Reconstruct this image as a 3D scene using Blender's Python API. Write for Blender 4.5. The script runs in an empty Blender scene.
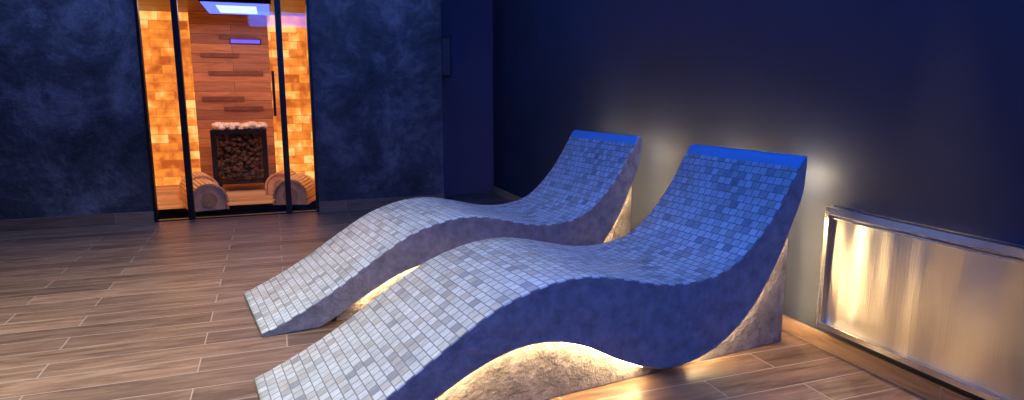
import bpy, math, random
from mathutils import Vector
random.seed(4)
H=1.15
S=bpy.context.scene
try:
    S.view_settings.view_transform='Standard'
except Exception: pass

# ------------------------------------------------------------ helpers
def link(o): S.collection.objects.link(o); return o
def mesh_obj(name,verts,faces,mats,parent=None,mi=None,smooth=False,uvs=None,loc=(0,0,0),rot=(0,0,0)):
    me=bpy.data.meshes.new(name); me.from_pydata([tuple(v) for v in verts],[],faces)
    for m in (mats if isinstance(mats,(list,tuple)) else [mats]): me.materials.append(m)
    if mi:
        for p,i in zip(me.polygons,mi): p.material_index=i
    if smooth:
        for p in me.polygons: p.use_smooth=True
    if uvs:
        l=me.uv_layers.new(name='UVMap')
        for p in me.polygons:
            for li in p.loop_indices:
                l.data[li].uv=uvs[me.loops[li].vertex_index]
    me.update()
    o=link(bpy.data.objects.new(name,me)); o.location=loc; o.rotation_euler=rot
    if parent: o.parent=parent
    return o
def empty(name,loc=(0,0,0),rz=0):
    e=link(bpy.data.objects.new(name,None)); e.location=loc; e.rotation_euler=(0,0,rz); e.empty_display_size=.1; return e
class MB:
    def __init__(s): s.v=[];s.f=[];s.m=[]
    def box(s,a,b,m=0,bev=0):
        x0,y0,z0=a;x1,y1,z1=b;n=len(s.v)
        s.v+=[(x0,y0,z0),(x1,y0,z0),(x1,y1,z0),(x0,y1,z0),(x0,y0,z1),(x1,y0,z1),(x1,y1,z1),(x0,y1,z1)]
        for f in [(0,3,2,1),(4,5,6,7),(0,1,5,4),(1,2,6,5),(2,3,7,6),(3,0,4,7)]:
            s.f.append(tuple(n+i for i in f)); s.m.append(m)
    def prism(s,pts,y0,y1,m=0):  # pts in xz
        n=len(s.v);k=len(pts)
        s.v+=[(p[0],y0,p[1]) for p in pts]+[(p[0],y1,p[1]) for p in pts]
        s.f.append(tuple(n+i for i in range(k)));s.m.append(m)
        s.f.append(tuple(n+k+i for i in reversed(range(k))));s.m.append(m)
        for i in range(k):
            j=(i+1)%k; s.f.append((n+j,n+i,n+k+i,n+k+j));s.m.append(m)
    def obj(s,name,mats,parent=None,bevel=0,**k):
        o=mesh_obj(name,s.v,s.f,mats,parent,s.m,**k)
        if bevel:
            b=o.modifiers.new('bevel','BEVEL');b.width=bevel;b.segments=2;b.limit_method='ANGLE'
        return o
def U(*a): return tuple(x*H for x in a)

def newmat(name):
    m=bpy.data.materials.new(name); m.use_nodes=True; nt=m.node_tree
    return m,nt,nt.nodes,nt.links,nt.nodes['Principled BSDF']
def simple(name,col,rough=.5,metal=0,noise=0,scale=20,bump=0,emit=None,es=0,dist=.02):
    m,nt,N,L,B=newmat(name)
    B.inputs['Base Color'].default_value=(*col,1);B.inputs['Roughness'].default_value=rough;B.inputs['Metallic'].default_value=metal
    if emit: B.inputs['Emission Color'].default_value=(*emit,1);B.inputs['Emission Strength'].default_value=es
    if noise or bump:
        tc=N.new('ShaderNodeTexCoord');n=N.new('ShaderNodeTexNoise');n.inputs['Scale'].default_value=scale;n.inputs['Detail'].default_value=10;n.inputs['Roughness'].default_value=.62
        L.new(tc.outputs['Object'],n.inputs['Vector'])
        if noise:
            r=N.new('ShaderNodeValToRGB')
            r.color_ramp.elements[0].position=.3;r.color_ramp.elements[1].position=.7
            r.color_ramp.elements[0].color=(*[c*(1-noise) for c in col],1);r.color_ramp.elements[1].color=(*[min(1,c*(1+noise)) for c in col],1)
            L.new(n.outputs['Fac'],r.inputs['Fac']);L.new(r.outputs['Color'],B.inputs['Base Color'])
        if bump:
            b=N.new('ShaderNodeBump');b.inputs['Strength'].default_value=bump;b.inputs['Distance'].default_value=dist
            L.new(n.outputs['Fac'],b.inputs['Height']);L.new(b.outputs['Normal'],B.inputs['Normal'])
    return m
def emis(name,col,st):
    m=bpy.data.materials.new(name);m.use_nodes=True;N=m.node_tree.nodes;N.clear()
    e=N.new('ShaderNodeEmission');o=N.new('ShaderNodeOutputMaterial');e.inputs[0].default_value=(*col,1);e.inputs[1].default_value=st
    m.node_tree.links.new(e.outputs[0],o.inputs[0]);return m

# ------------------------------------------------------------ materials
def mat_floor(name,cols,swap=False,bw=.95,bh=.155,mortar=(.30,.27,.26),rough=.42):
    m,nt,N,L,B=newmat(name)
    tc=N.new('ShaderNodeTexCoord');br=N.new('ShaderNodeTexBrick')
    br.offset=.37;br.inputs['Scale'].default_value=1;br.inputs['Mortar Size'].default_value=.0025
    br.inputs['Mortar Smooth'].default_value=.1;br.inputs['Brick Width'].default_value=bw;br.inputs['Row Height'].default_value=bh
    br.inputs['Color1'].default_value=(0,0,0,1);br.inputs['Color2'].default_value=(1,1,1,1);br.inputs['Mortar'].default_value=(.5,.5,.5,1)
    if swap:
        sp=N.new('ShaderNodeSeparateXYZ');cb=N.new('ShaderNodeCombineXYZ');L.new(tc.outputs['Object'],sp.inputs[0])
        L.new(sp.outputs[0],cb.inputs[0]);L.new(sp.outputs[2],cb.inputs[1]);L.new(sp.outputs[1],cb.inputs[2]);vec=cb.outputs[0]
    else: vec=tc.outputs['Object']
    L.new(vec,br.inputs['Vector'])
    ad=N.new('ShaderNodeVectorMath');ad.operation='MULTIPLY_ADD'
    L.new(br.outputs['Color'],ad.inputs[0]);ad.inputs[1].default_value=(7,13,3);L.new(vec,ad.inputs[2])
    mp=N.new('ShaderNodeMapping');mp.inputs['Scale'].default_value=(1.8,16,1);L.new(ad.outputs[0],mp.inputs['Vector'])
    n=N.new('ShaderNodeTexNoise');n.inputs['Scale'].default_value=1.5;n.inputs['Detail'].default_value=9;n.inputs['Roughness'].default_value=.68;n.inputs['Distortion'].default_value=.8
    L.new(mp.outputs[0],n.inputs['Vector'])
    r=N.new('ShaderNodeValToRGB');cr=r.color_ramp
    cr.elements[0].position=.30;cr.elements[0].color=(*cols[0],1);cr.elements[1].position=.72;cr.elements[1].color=(*cols[2],1)
    e=cr.elements.new(.5);e.color=(*cols[1],1)
    L.new(n.outputs['Fac'],r.inputs['Fac'])
    hv=N.new('ShaderNodeHueSaturation');mr=N.new('ShaderNodeMapRange')
    mr.inputs['To Min'].default_value=.68;mr.inputs['To Max'].default_value=1.22
    sc=N.new('ShaderNodeSeparateColor');L.new(br.outputs['Color'],sc.inputs[0]);L.new(sc.outputs[0],mr.inputs['Value'])
    L.new(mr.outputs[0],hv.inputs['Value']);L.new(r.outputs['Color'],hv.inputs['Color'])
    mx=N.new('ShaderNodeMix');mx.data_type='RGBA';L.new(br.outputs['Fac'],mx.inputs['Factor']);L.new(hv.outputs['Color'],mx.inputs['A']);mx.inputs['B'].default_value=(*mortar,1)
    L.new(mx.outputs['Result'],B.inputs['Base Color']);B.inputs['Roughness'].default_value=rough
    b=N.new('ShaderNodeBump');b.inputs['Strength'].default_value=.25;b.inputs['Distance'].default_value=.004
    L.new(n.outputs['Fac'],b.inputs['Height']);L.new(b.outputs['Normal'],B.inputs['Normal'])
    return m
M_floor=mat_floor('wood_look_tile',[(.070,.038,.022),(.185,.113,.070),(.32,.208,.132)],mortar=(.37,.30,.245))
M_base=mat_floor('skirting_tile',[(.16,.09,.055),(.28,.17,.11),(.4,.26,.17)],swap=True,bh=.5)
M_saunafloor=mat_floor('sauna_floor_planks',[(.4,.24,.13),(.6,.38,.22),(.75,.5,.32)],bw=3,bh=.12,mortar=(.15,.08,.05))
M_saunawood=mat_floor('sauna_wall_planks',[(.42,.17,.06),(.60,.28,.12),(.75,.40,.19)],swap=True,bw=1.1,bh=.11,mortar=(.15,.06,.03))
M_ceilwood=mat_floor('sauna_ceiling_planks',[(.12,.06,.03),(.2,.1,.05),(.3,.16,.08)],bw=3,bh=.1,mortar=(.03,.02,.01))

def mat_plasterwall():
    m,nt,N,L,B=newmat('mottled_plaster')
    tc=N.new('ShaderNodeTexCoord')
    n=N.new('ShaderNodeTexNoise');n.inputs['Scale'].default_value=2.1;n.inputs['Detail'].default_value=15;n.inputs['Roughness'].default_value=.76;n.inputs['Distortion'].default_value=.3
    L.new(tc.outputs['Object'],n.inputs['Vector'])
    r=N.new('ShaderNodeValToRGB');cr=r.color_ramp
    cr.elements[0].position=.38;cr.elements[0].color=(.020,.022,.03,1);cr.elements[1].position=.64;cr.elements[1].color=(.20,.20,.225,1)
    e=cr.elements.new(.5);e.color=(.062,.066,.08,1)
    L.new(n.outputs['Fac'],r.inputs['Fac']);L.new(r.outputs[0],B.inputs['Base Color'])
    n2=N.new('ShaderNodeTexNoise');n2.inputs['Scale'].default_value=9;n2.inputs['Detail'].default_value=12;n2.inputs['Roughness'].default_value=.7;L.new(tc.outputs['Object'],n2.inputs['Vector'])
    b=N.new('ShaderNodeBump');b.inputs['Strength'].default_value=.8;b.inputs['Distance'].default_value=.04;L.new(n2.outputs['Fac'],b.inputs['Height']);L.new(b.outputs[0],B.inputs['Normal'])
    B.inputs['Roughness'].default_value=.6
    return m
M_plaster=mat_plasterwall()
M_dark=simple('smooth_dark_paint',(.026,.034,.058),.62,noise=.2,scale=1.8,bump=.12)
M_navy=simple('navy_paint',(.02,.03,.1),.6,noise=.1,scale=3)
M_ceil=simple('ceiling_paint',(.05,.055,.08),.8,noise=.1,scale=2)
M_black=simple('black_metal',(.008,.008,.01),.35,.3,noise=.1,scale=30)
M_shell=simple('lounger_side_plaster',(.19,.205,.25),.72,noise=.38,scale=15,bump=.75,dist=.03)
M_lbase=simple('rough_plaster',(.19,.17,.16),.85,noise=.45,scale=14,bump=.9,dist=.04)
M_cap=simple('lounger_cap_blue_lit',(.14,.38,.66),.4,noise=.05,scale=9)  # blue light falling on the headrest top is put into this plaster colour
M_pale=simple('pale_sauna_wood',(.76,.5,.3),.5,noise=.25,scale=14,bump=.1)
M_stone=simple('sauna_stone',(.11,.055,.03),.8,noise=.4,scale=15,bump=.6)
M_led=emis('warm_led',(1,.68,.32),115)
M_led2=emis('warm_led_back',(1,.68,.32),55)
M_led3=emis('warm_led_wall',(1,.70,.38),75)
M_led4=emis('warm_led_head',(1,.72,.42),150)

def mat_mosaic():
    m,nt,N,L,B=newmat('mosaic_tile')
    uv=N.new('ShaderNodeUVMap');uv.uv_map='UVMap'
    def M(op,a,b=None,c=None):
        n=N.new('ShaderNodeMath');n.operation=op
        for i,x in enumerate((a,b,c)):
            if x is None: continue
            if isinstance(x,(int,float)): n.inputs[i].default_value=x
            else: L.new(x,n.inputs[i])
        return n.outputs[0]
    sp=N.new('ShaderNodeSeparateXYZ');L.new(uv.outputs[0],sp.inputs[0])
    u=M('DIVIDE',sp.outputs[0],.037)          # along
    ru=M('FLOOR',u)
    off=M('MULTIPLY',M('MODULO',ru,2),.5)
    v=M('ADD',M('DIVIDE',sp.outputs[1],.042),off)
    rv=M('FLOOR',v)
    fu=M('FRACT',u);fv=M('FRACT',v)
    g=M('MINIMUM',M('MINIMUM',fu,M('SUBTRACT',1,fu)),M('MINIMUM',fv,M('SUBTRACT',1,fv)))
    mask=M('GREATER_THAN',g,.055)
    cb=N.new('ShaderNodeCombineXYZ');L.new(ru,cb.inputs[0]);L.new(rv,cb.inputs[1])
    wn=N.new('ShaderNodeTexWhiteNoise');wn.noise_dimensions='2D';L.new(cb.outputs[0],wn.inputs['Vector'])
    r=N.new('ShaderNodeValToRGB');cr=r.color_ramp
    cr.elements[0].position=0;cr.elements[0].color=(.25,.28,.30,1)
    cr.elements[1].position=1;cr.elements[1].color=(.60,.66,.67,1)
    for p,c in ((.08,(.35,.38,.39)),(.22,(.46,.45,.40)),(.36,(.48,.53,.53)),(.75,(.55,.61,.62))):
        e=cr.elements.new(p);e.color=(*c,1)
    L.new(wn.outputs['Value'],r.inputs['Fac'])
    n=N.new('ShaderNodeTexNoise');n.inputs['Scale'].default_value=30;n.inputs['Detail'].default_value=6;L.new(uv.outputs[0],n.inputs['Vector'])
    mul=N.new('ShaderNodeMix');mul.data_type='RGBA';mul.blend_type='MULTIPLY';mul.inputs['Factor'].default_value=.4
    L.new(r.outputs[0],mul.inputs['A'])
    r2=N.new('ShaderNodeValToRGB');r2.color_ramp.elements[0].position=.35;r2.color_ramp.elements[0].color=(.55,.55,.55,1);r2.color_ramp.elements[1].position=.6;L.new(n.outputs['Fac'],r2.inputs['Fac']);L.new(r2.outputs[0],mul.inputs['B'])
    mx=N.new('ShaderNodeMix');mx.data_type='RGBA';L.new(mask,mx.inputs['Factor']);mx.inputs['A'].default_value=(.19,.21,.23,1);L.new(mul.outputs['Result'],mx.inputs['B'])
    L.new(mx.outputs['Result'],B.inputs['Base Color'])
    ro=N.new('ShaderNodeMapRange');L.new(mask,ro.inputs['Value']);ro.inputs['To Min'].default_value=.8;ro.inputs['To Max'].default_value=.33;L.new(ro.outputs[0],B.inputs['Roughness'])
    b=N.new('ShaderNodeBump');b.inputs['Strength'].default_value=.4;b.inputs['Distance'].default_value=.002
    sm=N.new('ShaderNodeMapRange');L.new(g,sm.inputs['Value']);sm.inputs['From Max'].default_value=.1;L.new(sm.outputs[0],b.inputs['Height']);L.new(b.outputs[0],B.inputs['Normal'])
    return m
M_mosaic=mat_mosaic()

def mat_salt():
    m,nt,N,L,B=newmat('backlit_salt_brick')
    tc=N.new('ShaderNodeTexCoord');sp=N.new('ShaderNodeSeparateXYZ');cb=N.new('ShaderNodeCombineXYZ');L.new(tc.outputs['Object'],sp.inputs[0])
    ad=N.new('ShaderNodeMath');L.new(sp.outputs[0],ad.inputs[0]);L.new(sp.outputs[1],ad.inputs[1])
    L.new(ad.outputs[0],cb.inputs[0]);L.new(sp.outputs[2],cb.inputs[1])
    br=N.new('ShaderNodeTexBrick');br.inputs['Scale'].default_value=1;br.inputs['Brick Width'].default_value=.2;br.inputs['Row Height'].default_value=.1
    br.inputs['Mortar Size'].default_value=.005;br.inputs['Mortar Smooth'].default_value=.8
    br.inputs['Color1'].default_value=(0,0,0,1);br.inputs['Color2'].default_value=(1,1,1,1);br.inputs['Mortar'].default_value=(.5,.5,.5,1)
    L.new(cb.outputs[0],br.inputs['Vector'])
    n=N.new('ShaderNodeTexNoise');n.inputs['Scale'].default_value=9;n.inputs['Detail'].default_value=6;L.new(tc.outputs['Object'],n.inputs['Vector'])
    n2=N.new('ShaderNodeTexNoise');n2.inputs['Scale'].default_value=1.9;L.new(tc.outputs['Object'],n2.inputs['Vector'])
    sc=N.new('ShaderNodeSeparateColor');L.new(br.outputs['Color'],sc.inputs[0])
    a=N.new('ShaderNodeMath');a.operation='MULTIPLY_ADD';L.new(sc.outputs[0],a.inputs[0]);a.inputs[1].default_value=.45;L.new(n.outputs['Fac'],a.inputs[2])
    a2=N.new('ShaderNodeMath');a2.operation='MULTIPLY_ADD';L.new(n2.outputs['Fac'],a2.inputs[0]);a2.inputs[1].default_value=1.1;L.new(a.outputs[0],a2.inputs[2])
    r=N.new('ShaderNodeValToRGB');cr=r.color_ramp
    cr.elements[0].position=.62;cr.elements[0].color=(.36,.065,.006,1);cr.elements[1].position=1.0;cr.elements[1].color=(1,.60,.18,1)
    e=cr.elements.new(.85);e.color=(.9,.27,.03,1)
    s=N.new('ShaderNodeMath');s.operation='MULTIPLY';s.inputs[1].default_value=.63;L.new(a2.outputs[0],s.inputs[0])
    L.new(s.outputs[0],r.inputs['Fac'])
    mx=N.new('ShaderNodeMix');mx.data_type='RGBA';L.new(br.outputs['Fac'],mx.inputs['Factor']);L.new(r.outputs[0],mx.inputs['A']);mx.inputs['B'].default_value=(.45,.13,.02,1)
    L.new(mx.outputs['Result'],B.inputs['Emission Color']);B.inputs['Emission Strength'].default_value=1.2
    B.inputs['Base Color'].default_value=(.2,.07,.03,1);B.inputs['Roughness'].default_value=.6
    return m
M_salt=mat_salt()
def mat_glass():
    m=bpy.data.materials.new('clear_glass');m.use_nodes=True;N=m.node_tree.nodes;L=m.node_tree.links;N.clear()
    t=N.new('ShaderNodeBsdfTransparent');g=N.new('ShaderNodeBsdfGlossy');g.inputs['Roughness'].default_value=.02;f=N.new('ShaderNodeFresnel');f.inputs[0].default_value=1.25
    mx=N.new('ShaderNodeMixShader');o=N.new('ShaderNodeOutputMaterial');t.inputs[0].default_value=(.98,.985,.985,1)
    L.new(f.outputs[0],mx.inputs[0]);L.new(t.outputs[0],mx.inputs[1]);L.new(g.outputs[0],mx.inputs[2]);L.new(mx.outputs[0],o.inputs[0]);return m
M_glass=mat_glass()
def mat_steel():
    m,nt,N,L,B=newmat('brushed_steel')
    tc=N.new('ShaderNodeTexCoord')
    def nz(sc,detail,scale):
        mp=N.new('ShaderNodeMapping');mp.inputs['Scale'].default_value=sc;L.new(tc.outputs['Object'],mp.inputs[0])
        n=N.new('ShaderNodeTexNoise');n.inputs['Scale'].default_value=scale;n.inputs['Detail'].default_value=detail;L.new(mp.outputs[0],n.inputs['Vector']);return n.outputs['Fac']
    fine=nz((1,60,.8),6,4);broad=nz((1,2.2,.35),1,1.9)
    ad=N.new('ShaderNodeMath');ad.operation='MULTIPLY_ADD';L.new(broad,ad.inputs[0]);ad.inputs[1].default_value=55;L.new(fine,ad.inputs[2])
    b=N.new('ShaderNodeBump');b.inputs['Strength'].default_value=.22;b.inputs['Distance'].default_value=.01;L.new(ad.outputs[0],b.inputs['Height']);L.new(b.outputs['Normal'],B.inputs['Normal'])
    B.inputs['Base Color'].default_value=(.80,.73,.63,1);B.inputs['Metallic'].default_value=1;B.inputs['Roughness'].default_value=.31
    return m
M_steel=mat_steel()
M_steelf=simple('polished_steel_edge',(.75,.73,.7),.22,1,noise=.05,scale=30)

# ------------------------------------------------------------ room shell
XW=1.955; YB=5.41; YR=5.87; XL=-3.6; YF=-1.6; ZC=2.4; XO0,XO1=-.88,.31; ZO=1.74; XN=1.35
def box_obj(name,a,b,mat,parent=None,bevel=0):
    q=MB();q.box(U(*a),U(*b));return q.obj(name,mat,parent,bevel)
box_obj('floor',(XL-.1,YF-.1,-.1),(XW+.1,YR+.1,0),M_floor)
box_obj('ceiling',(XL-.1,YF-.1,ZC),(XW+.1,YR+.1,ZC+.1),M_ceil)
box_obj('wall_right',(XW,YF-.1,0),(XW+.1,YR+.1,ZC),M_dark)
box_obj('wall_left',(XL-.1,YF-.1,0),(XL,YR+.1,ZC),M_plaster)
box_obj('wall_front',(XL,YF-.1,0),(XW,YF,ZC),M_plaster)
q=MB();q.box(U(XL,YB,0),U(XO0,YB+.1,ZC));q.box(U(XO1,YB,0),U(XN,YB+.1,ZC));q.box(U(XO0,YB,ZO),U(XO1,YB+.1,ZC))
q.obj('wall_back',M_plaster)
q=MB();q.box(U(XN-.1,YR,0),U(XW,YR+.1,ZC));q.box(U(XN-.02,YB+.1,0),U(XN,YR,ZC));q.obj('wall_niche',M_navy)
# skirting
q=MB();q.box(U(XL,YB-.012,0),U(XO0,YB,.085));q.box(U(XO1,YB-.012,0),U(XN,YB,.085));q.obj('baseboard_back',M_base,bevel=.003)
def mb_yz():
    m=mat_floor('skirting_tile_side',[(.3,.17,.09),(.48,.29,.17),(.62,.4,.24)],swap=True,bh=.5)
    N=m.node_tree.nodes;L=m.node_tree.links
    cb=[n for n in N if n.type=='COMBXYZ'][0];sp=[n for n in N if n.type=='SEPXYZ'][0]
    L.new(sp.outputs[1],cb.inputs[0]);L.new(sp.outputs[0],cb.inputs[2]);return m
box_obj('baseboard_right',(XW-.014,YF,0),(XW,YR,.065),mb_yz(),bevel=.003)

# steel panel on right wall
e=empty('stainless_steel_wall_panel',U(XW,1.27,.335))
def P(name,a,b,mat,bev=.002):
    q=MB();q.box((a[0]*H,a[1]*H,a[2]*H),(b[0]*H,b[1]*H,b[2]*H));return q.obj(name,mat,e,bev)
y0,y1,z0,z1=-.75,.565,-.238,.228
P('brushed_sheet',(-.02,y0,z0),(0,y1,z1),M_steel)
P('frame_top',(-.042,y0,z1-.028),(-.02,y1,z1),M_steelf)
P('frame_bottom',(-.042,y0,z0),(-.02,y1,z0+.022),M_steelf)
P('frame_end_1',(-.042,y1-.02,z0+.022),(-.02,y1,z1-.028),M_steelf)
P('frame_end_2',(-.042,y0,z0+.022),(-.02,y0+.02,z1-.028),M_steelf)
P('inner_lip',(-.03,y0+.02,z1-.045),(-.02,y1-.02,z1-.036),M_steelf)

def Pb(name,a,b,mat,par,bev=.003):
    q=MB();q.box(U(*a),U(*b));return q.obj(name,mat,par,bev)
# wall speaker by niche
e=empty('wall_speaker',U(XN+.03,YB+.07,1.25))
Pb('cabinet',(-.03,-.05,-.17),(.06,.05,.17),M_black,e,.01)
Pb('grille',(-.02,-.056,-.15),(.05,-.05,.15),simple('speaker_grille',(.03,.03,.05),.7,noise=.3,scale=200),e)

# ------------------------------------------------------------ sauna
SY=7.45;SX0,SX1=-1.35,.85
box_obj('floor_sauna',(SX0,YB+.1,-.1),(SX1,SY,0.0),M_saunafloor)
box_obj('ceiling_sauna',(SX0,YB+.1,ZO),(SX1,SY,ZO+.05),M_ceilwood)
q=MB();q.box(U(SX0,SY,0),U(-.735,SY+.05,ZO));q.box(U(0,SY,0),U(SX1,SY+.05,ZO));q.obj('wall_salt_back',M_salt)
box_obj('wall_salt_left',(SX0-.05,YB+.1,0),(SX0,SY+.05,ZO),M_salt)
box_obj('wall_salt_right',(SX1,YB+.1,0),(SX1+.05,SY+.05,ZO),M_salt)
box_obj('wall_sauna_wood',(-.735,SY-.05,0),(0,SY+.05,ZO),M_saunawood)
e=empty('sauna_wall_slats',U(-.37,SY-.05,.9))
wd=simple('dark_slat_wood',(.22,.09,.05),.5,noise=.3,scale=12)
for i,(zz,x0,x1) in enumerate([(.42,-.28,.08),(.24,-.22,.3),(-.02,-.3,.1),(-.12,-.1,.28),(.6,-.1,.25)]):
    Pb('slat_%d'%i,(x0,-.02,zz-.022),(x1,0,zz+.022),wd,e)
e=empty('ceiling_light_panel',U(-.24,6.42,ZO))
Pb('housing',(-.28,-.38,-.05),(.28,.52,-.001),M_black,e)
Pb('diffuser_rim',(-.265,-.36,-.056),(.265,.505,-.05),emis('blue_panel',(.09,.12,1),2.6),e,0)
Pb('diffuser',(-.16,-.2,-.060),(.16,.38,-.056),emis('cool_panel',(.4,.52,1),2.2),e,0)
e=empty('violet_reflection_bar',U(-.22,SY-.05,1.46))  # added glowing bar, stands in for a violet reflection
Pb('bar_backing',(-.15,-.02,-.025),(.15,0,.025),M_black,e); Pb('glow_bar',(-.14,-.035,-.018),(.14,-.02,.018),emis('violet',(.16,.10,1),1.5),e,.004)

# frame & glass
e=empty('sauna_glass_front',U(0,YB+.02,0))
def fr(name,x0,x1,z0,z1,mat=M_black,y0=-.03,y1=.03): return Pb(name,(x0,y0,z0),(x1,y1,z1),mat,e,.002)
fr('frame_left',XO0,XO0+.022,0,ZO);fr('frame_right',XO1-.022,XO1,0,ZO);fr('frame_top',XO0+.022,XO1-.022,ZO-.03,ZO);fr('frame_sill',XO0+.022,XO1-.022,0,.008,M_black,-.012,.012)
m1a,m1b=-.648,-.605;m2a,m2b=.058,.102
fr('mullion_left',m1a,m1b,.008,ZO-.03);fr('mullion_right',m2a,m2b,.008,ZO-.03)
fr('glass_left',XO0+.022,m1a,.008,ZO-.03,M_glass,-.004,.004);fr('glass_door',m1b,m2a,.008,ZO-.03,M_glass,-.004,.004);fr('glass_right',m2b,XO1-.022,.008,ZO-.03,M_glass,-.004,.004)
fr('door_handle',m2a-.05,m2a-.03,.78,1.12,M_black,-.07,-.05);fr('handle_post_1',m2a-.047,m2a-.033,.82,.834,M_black,-.05,-.004);fr('handle_post_2',m2a-.047,m2a-.033,1.06,1.074,M_black,-.05,-.004)

# heater
e=empty('sauna_heater',U(-.32,6.97,0))
hw,hd,hh=.225,.18,.6
for i,(sx,sy) in enumerate([(-1,-1),(1,-1),(1,1),(-1,1)]):
    Pb('leg_%d'%i,(sx*hw-.024,sy*hd-.02,0),(sx*hw+.024,sy*hd+.02,hh),M_black,e)
Pb('base_plate',(-hw,-hd,.07),(hw,hd,.09),M_black,e)
q=MB()
for s in (-1,1):
    q.box(U(-hw,s*hd-.012,hh-.045),U(hw,s*hd+.012,hh));q.box(U(s*hw-.012,-hd,hh-.045),U(s*hw+.012,hd,hh))
    for k in range(1,9):
        x=-hw+k*2*hw/9;q.box(U(x-.002,s*hd-.002,.07),U(x+.002,s*hd+.002,hh-.04))
q.obj('top_rim',M_black,e)
def ico(name,n,fn,mat,par):
    import bmesh
    bm=bmesh.new()
    for i in range(n):
        c,r,sc=fn(i)
        res=bmesh.ops.create_icosphere(bm,subdivisions=2,radius=r)
        for v in res['verts']:
            k=1+.12*math.sin(9*v.co.x/r+i)*math.cos(7*v.co.y/r+i*2)
            v.co=Vector((v.co.x*sc[0]*k,v.co.y*sc[1]*k,v.co.z*sc[2]*k))+Vector(c)
    me=bpy.data.meshes.new(name);bm.to_mesh(me);bm.free();me.materials.append(mat)
    o=link(bpy.data.objects.new(name,me));o.parent=par;return o
def st(i):
    return (U(random.uniform(-.19,.19),random.uniform(-.15,.15),random.uniform(.12,.57))),.024*H*random.uniform(.8,1.3),(1,.9,.75)
ico('stones_core',750,st,M_stone,e)
def st2(i):
    return (U(random.uniform(-.23,.23),random.uniform(-.18,.18),random.uniform(.6,.64))),.034*H*random.uniform(.8,1.2),(1,.9,.7)
ico('stones_top',90,st2,simple('pale_stone',(.8,.72,.6),.8,noise=.2,scale=15,bump=.4),e)

# slatted barrel stools
M_slat=simple('slat_wood',(.7,.45,.25),.5,noise=.25,scale=12)
def barrel(x,y,r,ln,rz):
    e=empty('slatted_barrel_stool',U(x,y,0),rz)
    def arc(rr,n=24):
        pts=[(-rr,0)]
        pts+=[(-rr*math.cos(math.pi*k/n),r*.55+rr*math.sin(math.pi*k/n)) for k in range(n+1)]
        pts+=[(rr,0)];return [(p[0]*H,p[1]*H) for p in pts]
    q=MB();q.prism(arc(r-.014),-ln/2*H,(-ln/2+.03)*H);q.prism(arc(r-.014),(ln/2-.03)*H,ln/2*H);q.obj('end_boards',M_pale,e,.003)
    q=MB();n=15;yy=.55*r
    for k in range(n):
        a=math.pi*(k+.5)/n;ca,sa=math.cos(a),math.sin(a);w=.4*math.pi*r/n
        cx,cz=-r*ca,yy+r*sa
        t=(sa,ca);nn=(-ca,sa)
        pts=[(cx+t[0]*w*u+nn[0]*v,cz+t[1]*w*u+nn[1]*v) for u,v in ((-1,-.012),(1,-.012),(1,.008),(-1,.008))]
        q.prism([(p[0]*H,p[1]*H) for p in pts],(-ln/2-.012)*H,(ln/2+.012)*H)
    for s in (-1,1):
        q.box(U(s*(r-.002)-.009,-ln/2-.012,.0),U(s*(r-.002)+.009,ln/2+.012,.04))
        q.box(U(s*(r-.002)-.009,-ln/2-.012,.052),U(s*(r-.002)+.009,ln/2+.012,.075))
    q.obj('slats',M_slat,e,.002)
    q=MB();q.prism([(r*.45*math.cos(2*math.pi*k/24)*H,(.62*r+r*.45*math.sin(2*math.pi*k/24))*H) for k in range(24)],(-ln/2-.006)*H,(-ln/2+.001)*H)
    q.obj('end_disc',simple('end_disc_wood',(.5,.3,.15),.5,noise=.3,scale=16),e)
barrel(-.575,5.95,.14,.36,math.radians(14));barrel(-.67,6.5,.14,.32,math.radians(14))
barrel(.15,6.0,.14,.36,math.radians(-16));barrel(.06,6.55,.13,.26,math.radians(-16))
l=bpy.data.lights.new('sauna_door_downlight','SPOT');l.energy=38;l.color=(1,.68,.42);l.spot_size=math.radians(100);l.spot_blend=.8;l.shadow_soft_size=.04
lo=link(bpy.data.objects.new('sauna_door_downlight',l));lo.location=U(-.22,5.55,ZO-.03);lo.rotation_euler=(math.radians(14),0,0)

# ------------------------------------------------------------ loungers
def catmull(P,n=10):
    P=[Vector(p) for p in P];out=[]
    Q=[P[0]*2-P[1]]+P+[P[-1]*2-P[-2]]
    for i in range(1,len(Q)-2):
        a,b,c,d=Q[i-1],Q[i],Q[i+1],Q[i+2]
        for k in range(n):
            t=k/n;out.append(.5*((2*b)+(c-a)*t+(2*a-5*b+4*c-d)*t*t+(3*b-a-3*c+d)*t**3))
    out.append(P[-1]);return out
TOP=[(-.06,.016),(.06,.066),(.217,.145),(.42,.27),(.58,.358),(.749,.405),(.893,.411),(1.045,.382),(1.21,.342),(1.384,.335),(1.54,.38),(1.69,.515),(1.79,.66),(1.818,.705)]
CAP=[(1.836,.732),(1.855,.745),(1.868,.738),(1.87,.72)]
BOT=[(1.863,.62),(1.835,.54),(1.73,.324),(1.59,.148),(1.42,.05),(1.224,.03),(1.055,.088),(.9,.17),(.768,.212),(.647,.214),(.514,.178),(.372,.108),(.25,.04),(.17,0.002),(-.06,0.0)]
W=.61
import bmesh
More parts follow.
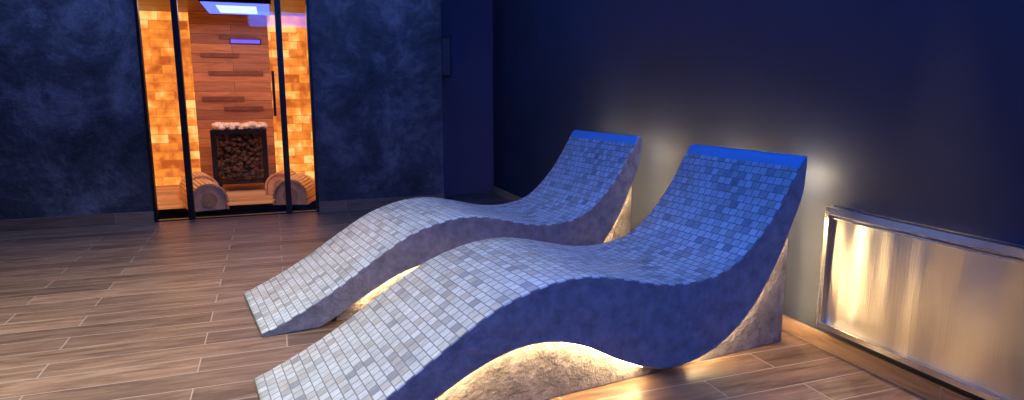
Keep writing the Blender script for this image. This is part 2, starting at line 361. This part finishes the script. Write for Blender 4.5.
def lounger(ox,oy,rot):
    e=empty('mosaic_lounger',U(ox,oy,0),math.radians(rot))
    top=catmull(TOP,8);cap=catmull([TOP[-1]]+CAP,3)[1:];bot=catmull(BOT[:-1],8)+[Vector(BOT[-1])]
    prof=top+cap+bot
    k=len(prof)
    nrm=[]
    for i in range(k):
        d=(prof[(i+1)%k]-prof[i-1]);d=Vector((d.x,d.y));d.normalize();nrm.append(Vector((d.y,-d.x)))
    v=[];uv=[]
    arcl=[0]
    for i in range(1,k): arcl.append(arcl[-1]+(prof[i]-prof[i-1]).length)
    rowdef=[(0,.007),(.002,.002),(.007,0)]
    rowdef=rowdef+[(W*j/4,0) for j in (1,2,3)]+[(W-y,o) for y,o in reversed(rowdef)]
    R=len(rowdef)
    for (y,o) in rowdef:
        for i in range(k):
            p=prof[i]+nrm[i]*o*(1 if 2<i<k-8 else .4)
            v.append((p.x*H,y*H,max(p.y,0)*H));uv.append((arcl[i]*H,y*H))
    f=[];mi=[];nt=len(top);nc=len(cap)
    for r in range(R-1):
        for i in range(k):
            j=(i+1)%k
            f.append((r*k+i,r*k+j,(r+1)*k+j,(r+1)*k+i))
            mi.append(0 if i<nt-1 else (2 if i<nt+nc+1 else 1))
    f.append(tuple(range(k))[::-1]);mi.append(1)
    f.append(tuple((R-1)*k+i for i in range(k)));mi.append(1)
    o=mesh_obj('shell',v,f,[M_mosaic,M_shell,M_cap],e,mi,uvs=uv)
    for p in o.data.polygons[:-2]: p.use_smooth=True
    bm=bmesh.new();bm.from_mesh(o.data);bmesh.ops.recalc_face_normals(bm,faces=bm.faces);bm.to_mesh(o.data);bm.free()
    inset=.045;xr=1.85
    b2=[p for p in bot if p.x>.25 and p.x<xr-.01]
    pts=[(xr,0),(xr,.60)]+[(p.x,p.y+.02) for p in b2]+[(.25,0)]
    q=MB();q.prism([(x*H,z*H) for x,z in pts],inset*H,(W-inset)*H);ob=q.obj('plinth',M_lbase,e,.004)
    bm=bmesh.new();bm.from_mesh(ob.data);bmesh.ops.recalc_face_normals(bm,faces=bm.faces);bm.to_mesh(ob.data);bm.free()
    def strip(nm,run,mat,y0,y1,dx=0):
        v=[];f=[]
        for p in run: v+=[((p.x+dx)*H,y0*H,(p.y-.004)*H),((p.x+dx)*H,y1*H,(p.y-.004)*H)]
        for i in range(len(run)-1): f.append((2*i,2*i+1,2*i+3,2*i+2))
        mesh_obj(nm,v,f,mat,e)
    S1=(inset-.026,inset-.012);S2=(W-inset+.012,W-inset+.026)
    run=[p for p in bot if .33<p.x<1.14]
    strip('led_strip_1',run,M_led,*S1);strip('led_strip_2',run,M_led,*S2)
    run=[p for p in bot if 1.34<p.x<1.82]
    strip('led_strip_3',run,M_led2,*S1,dx=.004);strip('led_strip_4',run,M_led2,*S2,dx=.004)
    for i,y in enumerate((inset+.03,W-inset-.04)):
        q=MB();q.box(U(xr,y,.06),U(xr+.006,y+.01,.58));q.obj('led_rear_%d'%i,M_led3,e)
    q=MB();q.box(U(1.871,.02,.645),U(1.877,.12,.658));q.box(U(1.871,W-.12,.645),U(1.877,W-.02,.658));q.obj('led_head',M_led4,e)
    return e
lounger(.02,1.67,7)
lounger(-.035,2.70,8.5)

# ------------------------------------------------------------ lights
def area(name,loc,rot,sx,sy,en,col,spread=180):
    l=bpy.data.lights.new(name,'AREA');l.shape='RECTANGLE';l.size=sx;l.size_y=sy;l.energy=en;l.color=col;l.spread=math.radians(spread)
    o=link(bpy.data.objects.new(name,l));o.location=U(*loc);o.rotation_euler=[math.radians(a) for a in rot];return o
area('ceiling_soft_light',(-.9,2.2,ZC-.03),(0,0,0),2.2,3.4,78,(1,.92,.80),100)
area('blue_cove_light',(1.1,2.4,ZC-.05),(0,0,0),.3,5,34,(.02,.20,1))
area('blue_wall_washer',(1.55,1.9,ZC-.05),(0,-28,0),.12,6,15,(.005,.09,1))
area('blue_cove_light_back',(-1,4.7,ZC-.05),(25,0,0),5,.3,36,(.15,.29,1))
area('blue_cove_light_front',(.8,-.9,ZC-.3),(60,0,0),2.5,.3,42,(.01,.17,1),130)
area('sauna_warm_light',(-.3,6.4,ZO-.08),(0,0,0),1.6,1.4,18,(1,.55,.25))
for (x,y) in ((1.74,1.45),(1.74,.8)):  # added warm spots with fittings, brighten the floor and steel panel
    e=empty('added_warm_spot',U(x,y,ZC))
    n=24;v=[];f=[]
    for r,z in ((.05,-.001),(.05,-.012),(.036,-.012),(.034,-.004)):
        for k in range(n): v.append((r*H*math.cos(2*math.pi*k/n),r*H*math.sin(2*math.pi*k/n),z*H))
    for j in range(3):
        for k in range(n): f.append((j*n+k,j*n+(k+1)%n,(j+1)*n+(k+1)%n,(j+1)*n+k))
    mesh_obj('added_spot_ring',v,f,M_steelf,e)
    l=bpy.data.lights.new('warm_fill_spot','SPOT');l.energy=230;l.color=(1,.68,.34);l.spot_size=math.radians(22);l.spot_blend=.8;l.shadow_soft_size=.025
    lo=link(bpy.data.objects.new('warm_fill_spot',l));lo.location=(0,0,-.03);lo.rotation_euler=(0,0,0);lo.parent=e
w=bpy.data.worlds.new('World');S.world=w;w.use_nodes=True;w.node_tree.nodes['Background'].inputs[0].default_value=(.01,.015,.05,1);w.node_tree.nodes['Background'].inputs[1].default_value=.3

# ------------------------------------------------------------ camera
c=bpy.data.cameras.new('camera');co=link(bpy.data.objects.new('camera',c));co.location=(0,0,H)
co.rotation_euler=(math.radians(90-9.86),0,math.radians(-20.06));c.sensor_width=36;c.lens=650/1024*36;c.clip_start=.02
S.camera=co
